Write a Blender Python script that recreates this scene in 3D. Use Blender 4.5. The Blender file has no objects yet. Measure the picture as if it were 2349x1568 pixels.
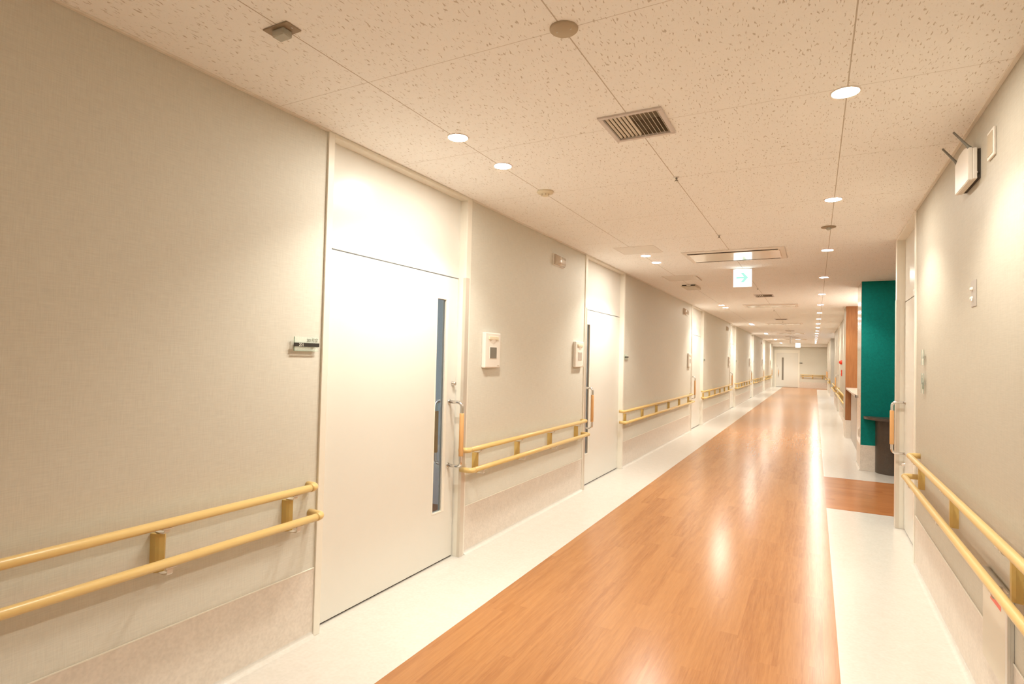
import bpy, bmesh, math, random
from mathutils import Vector, Matrix

random.seed(7)
SC = bpy.context.scene
COL = SC.collection
H = 2.6            # ceiling height
XR = 2.905         # right wall plane, left wall plane is x = 0
PI = math.pi

# ------------------------------------------------------------------ materials
def new_mat(name):
    m = bpy.data.materials.new(name); m.use_nodes = True
    nt = m.node_tree
    return m, nt, nt.nodes['Principled BSDF']

def simple(name, col, rough=.5, metal=0., coat=0., spec=.5, trans=0., ior=1.45):
    m, nt, b = new_mat(name)
    b.inputs['Base Color'].default_value = (*col, 1)
    b.inputs['Roughness'].default_value = rough
    b.inputs['Metallic'].default_value = metal
    b.inputs['Coat Weight'].default_value = coat
    b.inputs['Coat Roughness'].default_value = .08
    b.inputs['Specular IOR Level'].default_value = spec
    b.inputs['Transmission Weight'].default_value = trans
    b.inputs['IOR'].default_value = ior
    # faint surface unevenness so nothing is a dead flat plastic
    if metal < .5 and trans == 0:
        n = nt.nodes.new('ShaderNodeTexNoise'); n.inputs['Scale'].default_value = 60
        bp_ = nt.nodes.new('ShaderNodeBump'); bp_.inputs['Strength'].default_value = .02
        bp_.inputs['Distance'].default_value = .002
        tc = nt.nodes.new('ShaderNodeTexCoord')
        nt.links.new(tc.outputs['Object'], n.inputs['Vector'])
        nt.links.new(n.outputs['Fac'], bp_.inputs['Height']); nt.links.new(bp_.outputs['Normal'], b.inputs['Normal'])
    return m

def emit(name, col, strength):
    m, nt, b = new_mat(name)
    b.inputs['Base Color'].default_value = (*col, 1)
    b.inputs['Emission Color'].default_value = (*col, 1)
    b.inputs['Emission Strength'].default_value = strength
    return m

class G:
    """small node helper"""
    def __init__(s, nt): s.nt = nt
    def n(s, t, **kw):
        nd = s.nt.nodes.new(t)
        for k, v in kw.items():
            if k in nd.inputs.keys(): nd.inputs[k].default_value = v
            else: setattr(nd, k, v)
        return nd
    def l(s, a, b): s.nt.links.new(a, b)
    def math(s, op, a, b=None, clamp=False):
        nd = s.nt.nodes.new('ShaderNodeMath'); nd.operation = op; nd.use_clamp = clamp
        for i, v in enumerate((a, b)):
            if v is None: continue
            if isinstance(v, (int, float)): nd.inputs[i].default_value = v
            else: s.l(v, nd.inputs[i])
        return nd.outputs[0]
    def mix(s, fac, a, b):
        nd = s.nt.nodes.new('ShaderNodeMix'); nd.data_type = 'RGBA'
        for sock, v in ((nd.inputs[0], fac), (nd.inputs[6], a), (nd.inputs[7], b)):
            if isinstance(v, (int, float)): sock.default_value = v
            elif isinstance(v, tuple): sock.default_value = (*v, 1)
            else: s.l(v, sock)
        return nd.outputs[2]
    def ramp(s, fac, lo, hi):
        nd = s.nt.nodes.new('ShaderNodeMapRange'); nd.clamp = True
        s.l(fac, nd.inputs[0]); nd.inputs[1].default_value = lo; nd.inputs[2].default_value = hi
        return nd.outputs[0]

def wallpaper(name, c1, c2):
    m, nt, b = new_mat(name); g = G(nt)
    tc = g.n('ShaderNodeTexCoord')
    def stretched(sx, sy, sz, sc):
        mp = g.n('ShaderNodeMapping'); mp.inputs['Scale'].default_value = (sx, sy, sz)
        g.l(tc.outputs['Object'], mp.inputs['Vector'])
        n = g.n('ShaderNodeTexNoise', Scale=sc, Detail=2.0); g.l(mp.outputs[0], n.inputs['Vector'])
        return n.outputs['Fac']
    a = stretched(1, 1, .06, 260); c = stretched(.06, .06, 1, 260)
    w = g.math('ADD', a, c); f = g.ramp(w, .7, 1.3)
    g.l(g.mix(f, c1, c2), b.inputs['Base Color'])
    bm_ = g.n('ShaderNodeBump', Strength=.12, Distance=.0015); g.l(w, bm_.inputs['Height']); g.l(bm_.outputs[0], b.inputs['Normal'])
    b.inputs['Roughness'].default_value = .6; b.inputs['Specular IOR Level'].default_value = .35
    return m

def speckle(name, c1, c2, sc=90, rough=.4, coat=0., spec=.5):
    m, nt, b = new_mat(name); g = G(nt)
    tc = g.n('ShaderNodeTexCoord')
    n1 = g.n('ShaderNodeTexNoise', Scale=sc, Detail=3.0); g.l(tc.outputs['Object'], n1.inputs['Vector'])
    n2 = g.n('ShaderNodeTexNoise', Scale=sc*.25, Detail=1.0); g.l(tc.outputs['Object'], n2.inputs['Vector'])
    f = g.ramp(g.math('ADD', n1.outputs['Fac'], g.math('MULTIPLY', n2.outputs['Fac'], .5)), .55, .95)
    g.l(g.mix(f, c1, c2), b.inputs['Base Color'])
    b.inputs['Roughness'].default_value = rough; b.inputs['Coat Weight'].default_value = coat
    b.inputs['Coat Roughness'].default_value = .2; b.inputs['Specular IOR Level'].default_value = spec
    return m

def ceiling_mat(name, col, hole):
    """rock wool board with worm holes and fine joints on a 0.9 m grid"""
    m, nt, b = new_mat(name); g = G(nt)
    tc = g.n('ShaderNodeTexCoord')
    sep = g.n('ShaderNodeSeparateXYZ'); g.l(tc.outputs['Object'], sep.inputs[0])
    def joint(sock, off, w):
        t = g.math('DIVIDE', g.math('SUBTRACT', sock, off), .9)
        fr = g.math('ABSOLUTE', g.math('SUBTRACT', g.math('FRACT', g.math('ADD', t, 100.5)), .5))
        return g.math('LESS_THAN', g.math('MULTIPLY', fr, .9), w)
    # worm holes: stretched, warped noise kept only above a threshold
    warp = g.n('ShaderNodeTexNoise', Scale=22.0, Detail=2.0); g.l(tc.outputs['Object'], warp.inputs['Vector'])
    wv = g.n('ShaderNodeVectorMath', operation='SCALE'); wv.inputs['Scale'].default_value = .022
    g.l(warp.outputs['Color'], wv.inputs[0])
    ad = g.n('ShaderNodeVectorMath', operation='ADD'); g.l(tc.outputs['Object'], ad.inputs[0]); g.l(wv.outputs[0], ad.inputs[1])
    mp = g.n('ShaderNodeMapping'); mp.inputs['Scale'].default_value = (2.3, .60, 1); g.l(ad.outputs[0], mp.inputs['Vector'])
    n = g.n('ShaderNodeTexNoise', Scale=62.0, Detail=1.0, Roughness=.4); g.l(mp.outputs[0], n.inputs['Vector'])
    holes = g.ramp(n.outputs['Fac'], .645, .70)
    sm = g.n('ShaderNodeTexNoise', Scale=190.0, Detail=0.0); g.l(tc.outputs['Object'], sm.inputs['Vector'])
    pin = g.math('MULTIPLY', g.ramp(sm.outputs['Fac'], .74, .82), .4)
    dark = g.math('MAXIMUM', g.math('MULTIPLY', holes, .62), pin)
    jn = g.math('MAXIMUM', g.math('MULTIPLY', joint(sep.outputs[0], .558, .0026), .75), g.math('MULTIPLY', joint(sep.outputs[1], 1.804, .0018), .5))
    f = g.math('MAXIMUM', dark, jn)
    g.l(g.mix(f, col, hole), b.inputs['Base Color'])
    bm_ = g.n('ShaderNodeBump', Strength=.25, Distance=.002, invert=True); g.l(dark, bm_.inputs['Height']); g.l(bm_.outputs[0], b.inputs['Normal'])
    b.inputs['Roughness'].default_value = .85; b.inputs['Specular IOR Level'].default_value = .2
    return m

def plank_mat(name, cols, along='Y', pw=.1, pl=.92, rough=.3):
    """wood look vinyl: planks with their own tone, grain streaks along the plank"""
    m, nt, b = new_mat(name); g = G(nt)
    tc = g.n('ShaderNodeTexCoord')
    sep = g.n('ShaderNodeSeparateXYZ'); g.l(tc.outputs['Object'], sep.inputs[0])
    X, Y = (sep.outputs[0], sep.outputs[1]) if along == 'Y' else (sep.outputs[1], sep.outputs[0])
    col_i = g.math('FLOOR', g.math('DIVIDE', g.math('ADD', X, 50.0), pw))
    wn = g.n('ShaderNodeTexWhiteNoise', noise_dimensions='1D'); g.l(col_i, wn.inputs['W'])
    yy = g.math('ADD', g.math('DIVIDE', g.math('ADD', Y, 50.0), pl), g.math('MULTIPLY', wn.outputs['Value'], 3.7))
    row_i = g.math('FLOOR', yy)
    cb = g.n('ShaderNodeCombineXYZ'); g.l(col_i, cb.inputs[0]); g.l(row_i, cb.inputs[1])
    wn2 = g.n('ShaderNodeTexWhiteNoise', noise_dimensions='3D'); g.l(cb.outputs[0], wn2.inputs['Vector'])
    # grain
    cg = g.n('ShaderNodeCombineXYZ')
    g.l(g.math('ADD', X, g.math('MULTIPLY', wn2.outputs['Value'], 9.0)), cg.inputs[0]); g.l(g.math('MULTIPLY', Y, .045), cg.inputs[1])
    g.l(g.math('MULTIPLY', wn2.outputs['Value'], 31.0), cg.inputs[2])
    n1 = g.n('ShaderNodeTexNoise', Scale=75.0, Detail=4.0, Roughness=.6, Distortion=.6); g.l(cg.outputs[0], n1.inputs['Vector'])
    n2 = g.n('ShaderNodeTexNoise', Scale=18.0, Detail=2.0, Distortion=1.2); g.l(cg.outputs[0], n2.inputs['Vector'])
    n3 = g.n('ShaderNodeTexNoise', Scale=210.0, Detail=2.0, Distortion=.3); g.l(cg.outputs[0], n3.inputs['Vector'])
    gr = g.math('ADD', g.math('MULTIPLY', n1.outputs['Fac'], .42), g.math('MULTIPLY', n2.outputs['Fac'], .30))
    gr = g.math('ADD', gr, g.math('MULTIPLY', n3.outputs['Fac'], .28))
    f1 = g.ramp(gr, .38, .60)
    c = g.mix(f1, cols[0], cols[1])
    c = g.mix(g.math('MULTIPLY', g.ramp(wn2.outputs['Value'], .1, 1.0), .5), c, cols[2])
    g.l(c, b.inputs['Base Color'])
    bump = g.n('ShaderNodeTexNoise', Scale=180.0, Detail=1.0); g.l(tc.outputs['Object'], bump.inputs['Vector'])
    wv = g.n('ShaderNodeTexNoise', Scale=9.0, Detail=2.0); g.l(tc.outputs['Object'], wv.inputs['Vector'])
    hh = g.math('ADD', g.math('MULTIPLY', bump.outputs['Fac'], .05), g.math('MULTIPLY', wv.outputs['Fac'], .8))
    bm_ = g.n('ShaderNodeBump', Strength=.2, Distance=.0014); g.l(hh, bm_.inputs['Height']); g.l(bm_.outputs[0], b.inputs['Normal'])
    b.inputs['Roughness'].default_value = rough
    b.inputs['Specular IOR Level'].default_value = .5
    return m

def veneer(name, c1, c2, rough=.4):
    m, nt, b = new_mat(name); g = G(nt)
    tc = g.n('ShaderNodeTexCoord'); mp = g.n('ShaderNodeMapping'); mp.inputs['Scale'].default_value = (1, 1, .05)
    g.l(tc.outputs['Object'], mp.inputs['Vector'])
    n = g.n('ShaderNodeTexNoise', Scale=70.0, Detail=4.0, Distortion=.4); g.l(mp.outputs[0], n.inputs['Vector'])
    g.l(g.mix(g.ramp(n.outputs['Fac'], .35, .65), c1, c2), b.inputs['Base Color'])
    b.inputs['Roughness'].default_value = rough
    return m

M = {}
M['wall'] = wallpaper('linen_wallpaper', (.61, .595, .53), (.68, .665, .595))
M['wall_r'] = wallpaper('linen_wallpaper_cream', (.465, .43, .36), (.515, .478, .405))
M['dado'] = speckle('pinkish_vinyl_wainscot', (.65, .585, .52), (.74, .67, .60), 70, .45)
M['floor'] = speckle('white_vinyl_floor', (.635, .605, .56), (.68, .65, .61), 55, .19, spec=.5)
M['wood_floor'] = plank_mat('plank_vinyl_floor', ((.35, .143, .052), (.445, .207, .081), (.485, .235, .094)), 'Y', rough=.22)
M['wood_cross'] = plank_mat('plank_vinyl_floor_cross', ((.36, .125, .036), (.46, .178, .058), (.51, .21, .072)), 'X', rough=.22)
M['ceiling'] = ceiling_mat('rock_wool_ceiling', (.91, .915, .905), (.42, .36, .28))
M['paint'] = simple('cream_door_paint', (.725, .71, .66), .25, spec=.5)
M['paint2'] = simple('cream_frame_paint', (.80, .77, .69), .38)
M['white'] = simple('white_plastic', (.78, .74, .68), .4)
M['box_beige'] = simple('beige_sensor_plastic', (.62, .56, .46), .5)
M['steel'] = simple('brushed_stainless', (.72, .70, .67), .22, 1.0)
M['satin'] = simple('satin_aluminium', (.70, .69, .66), .38, .85)
M['guard'] = simple('satin_guard_metal', (.72, .66, .58), .42, .55)
M['gap'] = simple('dark_gap', (.05, .04, .03), .8)
M['rail'] = simple('beech_vinyl_rail', (.70, .50, .205), .32, spec=.5)
M['railblk'] = simple('beech_vinyl_block', (.58, .41, .14), .42)
M['grip'] = simple('wood_grip', (.70, .40, .17), .4)
M['bracket'] = simple('cream_bracket_metal', (.70, .66, .60), .3, .35)
M['greyplate'] = simple('bronze_grey_plate', (.32, .25, .17), .5)
M['cover'] = simple('grey_beige_cover', (.47, .39, .28), .6)
M['screen'] = simple('grey_screen', (.22, .20, .17), .25)
M['screen2'] = simple('pale_screen', (.50, .45, .40), .25)
M['glass'] = simple('clear_glass', (.86, .93, .92), .0, trans=1.0, ior=1.45)
M['acrylic'] = simple('clear_acrylic', (.80, .95, .86), .04)
M['acrylic'].node_tree.nodes['Principled BSDF'].inputs['Alpha'].default_value = .22
M['acryedge'] = simple('green_acrylic_edge', (.30, .42, .33), .2)
M['black'] = simple('black_strip', (.035, .03, .025), .35)
M['white_ink'] = simple('white_lettering', (.85, .82, .76), .5)
M['grey_ink'] = simple('grey_lettering', (.17, .18, .14), .5)
M['teal'] = speckle('teal_wall_cloth', (.0, .165, .148), (.0, .215, .19), 120, .75, spec=.2)
M['stone'] = speckle('dark_speckled_stone', (.05, .036, .028), (.10, .075, .06), 150, .35)
M['slab'] = speckle('grey_stone_slab', (.50, .43, .38), (.58, .50, .45), 120, .3)
M['panelgrey'] = simple('grey_laminate', (.42, .38, .34), .45)
M['veneer'] = veneer('cherry_veneer', (.27, .105, .034), (.34, .145, .052))
M['metalpanel'] = simple('pale_metal_panel', (.62, .57, .49), .16, .75)
M['red'] = simple('red_plastic', (.75, .05, .02), .35)
M['redink'] = simple('red_sticker', (.72, .16, .12), .5)
M['antenna'] = simple('grey_antenna', (.20, .19, .16), .5)
M['frosty'] = simple('pale_translucent_plastic', (.66, .66, .58), .12, trans=.35)
M['glossy_white'] = simple('glossy_clear_plate', (.58, .50, .41), .04, coat=1.0)
M['ward_wall'] = simple('ward_wall_paint', (.52, .52, .52), .6)
M['ward_floor'] = simple('ward_floor_vinyl', (.24, .12, .07), .5)
M['cream'] = simple('cream_plastic', (.74, .66, .50), .45)
M['lamp'] = emit('lamp_disc', (1.0, .94, .82), 98)
M['lamp'].cycles.emission_sampling = 'FRONT'
M['sign_face'] = emit('lit_sign_face', (.90, 1.0, .98), .75)
M['sign_green'] = emit('lit_sign_green', (.42, 1.0, .70), .24)
M['sign_green'].node_tree.nodes['Principled BSDF'].inputs['Base Color'].default_value = (.02, .12, .08, 1)
M['white_ceiling'] = simple('white_gypsum', (.80, .78, .74), .8)

# ------------------------------------------------------------------ mesh helpers
class MB:
    def __init__(s): s.bm = bmesh.new()
    def box(s, x0, x1, y0, y1, z0, z1, bev=0., seg=2):
        r = bmesh.ops.create_cube(s.bm, size=1.0)
        vs = r['verts']
        for v in vs:
            v.co.x = x0 + (v.co.x + .5) * (x1 - x0); v.co.y = y0 + (v.co.y + .5) * (y1 - y0); v.co.z = z0 + (v.co.z + .5) * (z1 - z0)
        if bev > 0:
            es = list({e for v in vs for e in v.link_edges})
            bmesh.ops.bevel(s.bm, geom=es, offset=bev, segments=seg, affect='EDGES', profile=.5)
        return s
    def prism(s, pts, axis, a, b):
        """polygon in the plane normal to axis, extruded from a to b"""
        def mk(p, t):
            if axis == 'z': return (p[0], p[1], t)
            if axis == 'x': return (t, p[0], p[1])
            return (p[0], t, p[1])
        A = [s.bm.verts.new(mk(p, a)) for p in pts]; B = [s.bm.verts.new(mk(p, b)) for p in pts]
        s.bm.faces.new(A); s.bm.faces.new(B[::-1])
        n = len(pts)
        for i in range(n):
            s.bm.faces.new((A[i], B[i], B[(i+1) % n], A[(i+1) % n]))
        return s
    def tube(s, path, r, seg=12, caps=True, rads=None):
        P = [Vector(p) for p in path]; n = len(P); rings = []
        up = None
        for i in range(n):
            d = (P[min(i+1, n-1)] - P[max(i-1, 0)]).normalized()
            if up is None:
                up = Vector((0, 0, 1)) if abs(d.z) < .9 else Vector((1, 0, 0))
            u = (up - d * up.dot(d)).normalized(); w = d.cross(u); up = u
            rr = rads[i] if rads else r
            rings.append([s.bm.verts.new(P[i] + (u * math.cos(2*PI*k/seg) + w * math.sin(2*PI*k/seg)) * rr) for k in range(seg)])
        for i in range(n-1):
            for k in range(seg):
                f = s.bm.faces.new((rings[i][k], rings[i][(k+1) % seg], rings[i+1][(k+1) % seg], rings[i+1][k])); f.smooth = True
        if caps:
            s.bm.faces.new(rings[0][::-1]); s.bm.faces.new(rings[-1])
        return s
    def lathe(s, prof, c, seg=32, axis='z'):
        rings = []
        for (r, t) in prof:
            ring = []
            for k in range(seg):
                a = 2*PI*k/seg
                p = (r*math.cos(a), r*math.sin(a), t) if axis == 'z' else ((t, r*math.cos(a), r*math.sin(a)) if axis == 'x' else (r*math.cos(a), t, r*math.sin(a)))
                ring.append(s.bm.verts.new(Vector(c) + Vector(p)))
            rings.append(ring)
        for i in range(len(rings)-1):
            for k in range(seg):
                f = s.bm.faces.new((rings[i][k], rings[i][(k+1) % seg], rings[i+1][(k+1) % seg], rings[i+1][k])); f.smooth = True
        if prof[0][0] > 1e-6: s.bm.faces.new(rings[0][::-1])
        if prof[-1][0] > 1e-6: s.bm.faces.new(rings[-1])
        return s
    def xf(s, mat):
        bmesh.ops.transform(s.bm, matrix=mat, verts=s.bm.verts[:]); return s
    def build(s, name, mat, parent=None, origin=None):
        bmesh.ops.recalc_face_normals(s.bm, faces=s.bm.faces[:])
        off = Vector((0, 0, 0))
        if origin is not None:
            off = Vector(origin); bmesh.ops.translate(s.bm, vec=-off, verts=s.bm.verts[:])
        me = bpy.data.meshes.new(name); s.bm.to_mesh(me); s.bm.free()
        me.materials.append(M[mat] if isinstance(mat, str) else mat)
        o = bpy.data.objects.new(name, me); COL.objects.link(o)
        if parent is not None: o.parent = parent
        o.location = off
        return o

def tag(o, label, cat, group=None, kind=None):
    o['label'] = label; o['category'] = cat
    if group: o['group'] = group
    if kind: o['kind'] = kind
    return o

def empty(name, loc=(0, 0, 0)):
    o = bpy.data.objects.new(name, None); COL.objects.link(o); o.location = loc
    o.empty_display_size = .1
    return o

def local(o, parent):
    """parent keeping the world position (parents here are only translated)"""
    o.parent = parent; o.location = Vector(o.location) - Vector(parent.location); return o

def struct(o, label, cat):
    return tag(o, label, cat, kind='structure')

def arc(c, r, a0, a1, n, plane):
    out = []
    for i in range(n+1):
        a = a0 + (a1-a0)*i/n; u, v = c[0] + r*math.cos(a), c[1] + r*math.sin(a)
        out.append((u, v))
    return out

def text_mesh(name, body, size, mat, parent, matrix, sx=1.0):
    cu = bpy.data.curves.new(name, 'FONT'); cu.body = body; cu.size = size; cu.extrude = .0006
    cu.align_x = 'LEFT'
    tmp = bpy.data.objects.new('tmp', cu); COL.objects.link(tmp)
    dg = bpy.context.evaluated_depsgraph_get()
    me = bpy.data.meshes.new_from_object(tmp.evaluated_get(dg)); me.name = name
    bpy.data.objects.remove(tmp); bpy.data.curves.remove(cu)
    me.transform(Matrix.Diagonal((sx, 1, 1, 1))); me.transform(matrix)
    me.materials.clear(); me.materials.append(M[mat])
    o = bpy.data.objects.new(name, me); COL.objects.link(o); o.parent = parent
    return o

# matrix: text x axis -> +y or -y, text y axis -> z, standing on a wall whose normal is +x (left) or -x (right)
def wall_text_matrix(x, y, z, side):
    if side == 'L': return Matrix(((0, 0, 1, x), (1, 0, 0, y), (0, 1, 0, z), (0, 0, 0, 1)))
    return Matrix(((0, 0, -1, x), (-1, 0, 0, y), (0, 1, 0, z), (0, 0, 0, 1)))

# ------------------------------------------------------------------ layout numbers (metres)
DOORS = [(2.115, 3.515), (5.88, 7.37), (12.04, 13.47), (18.06, 19.48), (24.08, 25.47), (30.18, 31.55), (36.13, 37.5)]
YB = -3.6          # wall behind the camera
YE = 37.9          # end wall
ORD = ['first', 'second', 'third', 'fourth', 'fifth', 'sixth', 'seventh', 'eighth', 'ninth', 'tenth', 'eleventh', 'twelfth',
       'thirteenth', 'fourteenth', 'fifteenth', 'sixteenth', 'seventeenth', 'eighteenth', 'nineteenth', 'twentieth']

# ------------------------------------------------------------------ shell
def floors():
    x1, x2, ya, yb = .556, 2.365, 6.577, 8.39
    mb = MB()
    mb.box(-.2, x1, YB-.2, YE+.2, -.1, 0); mb.box(x2, 7.5, YB-.2, ya, -.1, 0); mb.box(x2, 7.5, yb, 36.2, -.1, 0)
    struct(mb.build('floor', 'floor'), 'off-white speckled vinyl floor strips along both walls', 'floor')
    mb = MB(); mb.box(x1, x2, YB-.2, 36.2, -.1, 0); mb.box(x1, 7.5, 36.2, YE+.2, -.1, 0)
    struct(mb.build('floor_runway', 'wood_floor'), 'orange-brown wood plank vinyl strip down the middle of the corridor', 'floor')
    mb = MB(); mb.box(x2, 7.5, ya, yb, -.1, 0)
    struct(mb.build('floor_branch', 'wood_cross'), 'wood plank vinyl strip crossing into the opening before the teal wall', 'floor')
floors()

def slab_holes(mb, x0, x1, y0, y1, z0, z1, holes):
    xs = sorted({x0, x1, *[h[0] for h in holes], *[h[1] for h in holes]}); ys = sorted({y0, y1, *[h[2] for h in holes], *[h[3] for h in holes]})
    for j in range(len(ys)-1):
        run = None
        for i in range(len(xs)-1):
            cx, cy = (xs[i]+xs[i+1])/2, (ys[j]+ys[j+1])/2
            hole = any(h[0] < cx < h[1] and h[2] < cy < h[3] for h in holes)
            if hole:
                if run is not None: mb.box(run, xs[i], ys[j], ys[j+1], z0, z1)
                run = None
            elif run is None: run = xs[i]
        if run is not None: mb.box(run, x1, ys[j], ys[j+1], z0, z1)
VENTS = [(1.315, 1.62, 2.55, 2.875), (1.32, 1.62, 10.42, 10.83), (1.31, 1.61, 16.3, 16.7), (1.31, 1.61, 22.3, 22.7), (1.31, 1.61, 28.3, 28.7)]
mb = MB(); slab_holes(mb, -.2, 7.5, YB-.2, YE+.2, H, H+.12, [(v[0]+.015, v[1]-.015, v[2]+.015, v[3]-.015) for v in VENTS])
struct(mb.build('ceiling', 'ceiling'), 'white rock wool board ceiling with worm holes and fine joints', 'ceiling')

# left wall in runs between the doors
edges = [YB] + [e for d in DOORS for e in d] + [YE]
mb = MB()
for k in range(0, len(edges), 2): mb.box(-.14, 0, edges[k], edges[k+1], 0, H)
struct(mb.build('wall_left', 'wall'), 'beige linen wallpaper wall with the row of ward doors', 'wall')
RUNS_L = [(edges[k], edges[k+1]) for k in range(0, len(edges), 2)]

def cove(mb, x, y0, y1, s):
    """vinyl floor turned up at the foot of the wall; s = +1 when the room is on the +x side"""
    r = .028; pts = [(x, 0)]
    pts += [(x + s*(r - r*math.sin(a)), r - r*math.cos(a)) for a in [i*PI/12 for i in range(7)]][::1]
    mb.prism([(p[0], p[1]) for p in [(x, 0.0005)] + [(x + s*(r - r*math.sin(i*PI/12)), .0005 + r - r*math.cos(i*PI/12)) for i in range(0, 7)]], 'y', y0, y1)
mb = MB()
for (a, b) in RUNS_L: mb.box(0.0002, .0035, a, b, 0, .345, .0012, 1)
struct(mb.build('baseboard_left', 'dado'), 'pinkish speckled vinyl wainscot along the foot of the left wall', 'wainscot')
mb = MB()
for (a, b) in RUNS_L: mb.box(.0002, .0055, a, b, .3445, .350, .0015, 1)
struct(mb.build('trim_1', 'paint2'), 'thin pale cap strip on the left wainscot', 'trim')
mb = MB()
for (a, b) in RUNS_L: cove(mb, .0035, a, b, 1)
struct(mb.build('trim_2', 'floor'), 'off-white vinyl cove where the floor meets the left wall', 'trim')
mb = MB()
for (a, b) in RUNS_L: mb.box(.0005, .016, a, b, H-.008, H-.0005)
struct(mb.build('trim_3', 'white'), 'pale shadow strip between ceiling and left wall', 'trim')

# wall behind the camera
mb = MB(); mb.box(-.14, 3.1, YB-.15, YB, 0, H)
struct(mb.build('wall_back', 'wall'), 'beige wall behind the camera', 'wall')

# right wall: near run with door opening, flush cabinet recess, side passage, nurse station, far runs
RD = (5.06, 6.19)
mb = MB()
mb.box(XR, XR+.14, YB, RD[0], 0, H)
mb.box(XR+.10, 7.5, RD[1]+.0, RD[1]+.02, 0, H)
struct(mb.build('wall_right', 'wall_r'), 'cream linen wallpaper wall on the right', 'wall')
mb = MB(); mb.box(XR-.0035, XR-.0002, YB, RD[0], 0, .36, .0012, 1)
struct(mb.build('baseboard_right', 'dado'), 'pinkish vinyl wainscot along the foot of the near right wall', 'wainscot')
mb = MB(); mb.box(XR-.0055, XR-.0002, YB, RD[0], .3595, .365, .0015, 1)
struct(mb.build('trim_4', 'paint2'), 'thin pale cap strip on the near right wainscot', 'trim')
mb = MB(); cove(mb, XR-.0035, YB, RD[0], -1)
struct(mb.build('trim_5', 'floor'), 'off-white vinyl cove where the floor meets the near right wall', 'trim')
mb = MB(); mb.box(XR-.016, XR-.0005, YB, RD[0], H-.008, H-.0005)
struct(mb.build('trim_6', 'white'), 'pale shadow strip between ceiling and near right wall', 'trim')

# teal wall of the side passage and the pillar that ends it
XP = 2.81
mb = MB(); mb.box(XP+.004, 7.5, 9.17, 9.3, .35, H)
struct(mb.build('wall_teal', 'teal'), 'deep teal wall beside the side passage', 'wall')
mb = MB(); mb.box(XP-.002, 7.5, 9.166, 9.3, 0, .35, .002, 1); mb.box(XP-.002, XP+.2, 9.3, 9.9, 0, .35, .002, 1)
struct(mb.build('baseboard_teal', 'dado'), 'pinkish vinyl wainscot under the teal wall', 'wainscot')
mb = MB(); mb.box(XP, XP+.2, 9.172, 9.9, .35, H); mb.box(XP+.2, 7.5, 9.3, 9.9, 0, H)
struct(mb.build('wall_pillar', 'metalpanel'), 'shiny pale metal panel on the end of the teal wall', 'wall panel')
mb = MB(); cove(mb, XP-.002, 9.17, 9.9, -1); 
struct(mb.build('trim_7', 'floor'), 'off-white vinyl cove at the foot of the metal panel pillar', 'trim')
mb = MB(); mb.box(7.5, 7.6, 6.0, 9.3, 0, H)
struct(mb.build('wall_passage_end', 'wall_r'), 'cream wall closing the side passage', 'wall')

# nurse station room
mb = MB(); mb.box(6.0, 6.1, 9.9, 13.0, 0, H)
struct(mb.build('wall_station', 'white_ceiling'), 'white rear wall of the nurse station', 'wall')
mb = MB(); mb.box(2.79, 6.1, 13.0, 13.12, .352, H)
struct(mb.build('wall_wood', 'veneer'), 'orange-brown wood veneer wall behind the counter', 'wall')
mb = MB(); mb.box(2.79, 6.1, 12.998, 13.12, 0, .352)
struct(mb.build('baseboard_wood', 'dado'), 'pinkish vinyl wainscot under the wood veneer wall', 'wainscot')
# far right wall: run A, lobby recess, run B
XF = 2.885
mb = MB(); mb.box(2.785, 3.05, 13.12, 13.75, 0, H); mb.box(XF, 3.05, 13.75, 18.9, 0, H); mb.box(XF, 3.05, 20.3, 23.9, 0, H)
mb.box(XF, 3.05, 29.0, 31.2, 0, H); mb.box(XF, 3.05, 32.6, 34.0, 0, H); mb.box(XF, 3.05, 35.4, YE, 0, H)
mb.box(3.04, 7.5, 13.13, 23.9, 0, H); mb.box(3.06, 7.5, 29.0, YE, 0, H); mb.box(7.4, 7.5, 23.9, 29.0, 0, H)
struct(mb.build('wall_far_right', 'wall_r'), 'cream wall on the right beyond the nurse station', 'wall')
RUNS_R = [(13.75, 18.9), (20.3, 23.9), (29.0, 31.2), (32.6, 34.0), (35.4, YE)]
mb = MB(); mb.box(2.781, 2.785, 13.12, 13.752, 0, .35)
for (a, b) in RUNS_R: mb.box(XF-.004, XF, a, b, 0, .35)
mb.box(XF-.004, 7.4, 28.995, 29.0, 0, .35)
struct(mb.build('baseboard_far_right', 'dado'), 'pinkish vinyl wainscot on the right wall beyond the nurse station', 'wainscot')

# end wall and the beam in front of it
mb = MB(); mb.box(-.14, .10, YE, YE+.15, 0, H); mb.box(1.46, 7.5, YE, YE+.15, 0, H); mb.box(.10, 1.46, YE, YE+.15, 2.24, H)
struct(mb.build('wall_end', 'wall'), 'beige wall at the far end of the corridor', 'wall')
mb = MB(); mb.box(1.46, XF, YE-.004, YE, 0, .35)
struct(mb.build('baseboard_end', 'dado'), 'pinkish vinyl wainscot on the far end wall', 'wainscot')
mb = MB(); mb.box(0, XF, 37.4, YE, 2.43, H)
struct(mb.build('trim_8', 'white_ceiling'), 'dropped white beam across the ceiling before the far end wall', 'beam')

# ward behind the first two door windows
mb = MB()
mb.box(-4.2, -4.1, .5, 9.5, 0, H); mb.box(-4.1, -.16, .4, .5, 0, H); mb.box(-4.1, -.16, 9.5, 9.6, 0, H); mb.box(-4.1, -.16, 4.55, 4.65, 0, H)
struct(mb.build('wall_ward', 'ward_wall'), 'dim grey ward walls seen through the door windows', 'wall')
mb = MB(); mb.box(-4.2, -.2, .4, 9.6, -.1, 0)
struct(mb.build('floor_ward', 'ward_floor'), 'dark brown ward floor seen through the door windows', 'floor')
mb = MB(); mb.box(-4.2, -.2, .4, 9.6, H, H+.1)
struct(mb.build('ceiling_ward', 'white_ceiling'), 'white ward ceiling seen through the door windows', 'ceiling')

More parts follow.
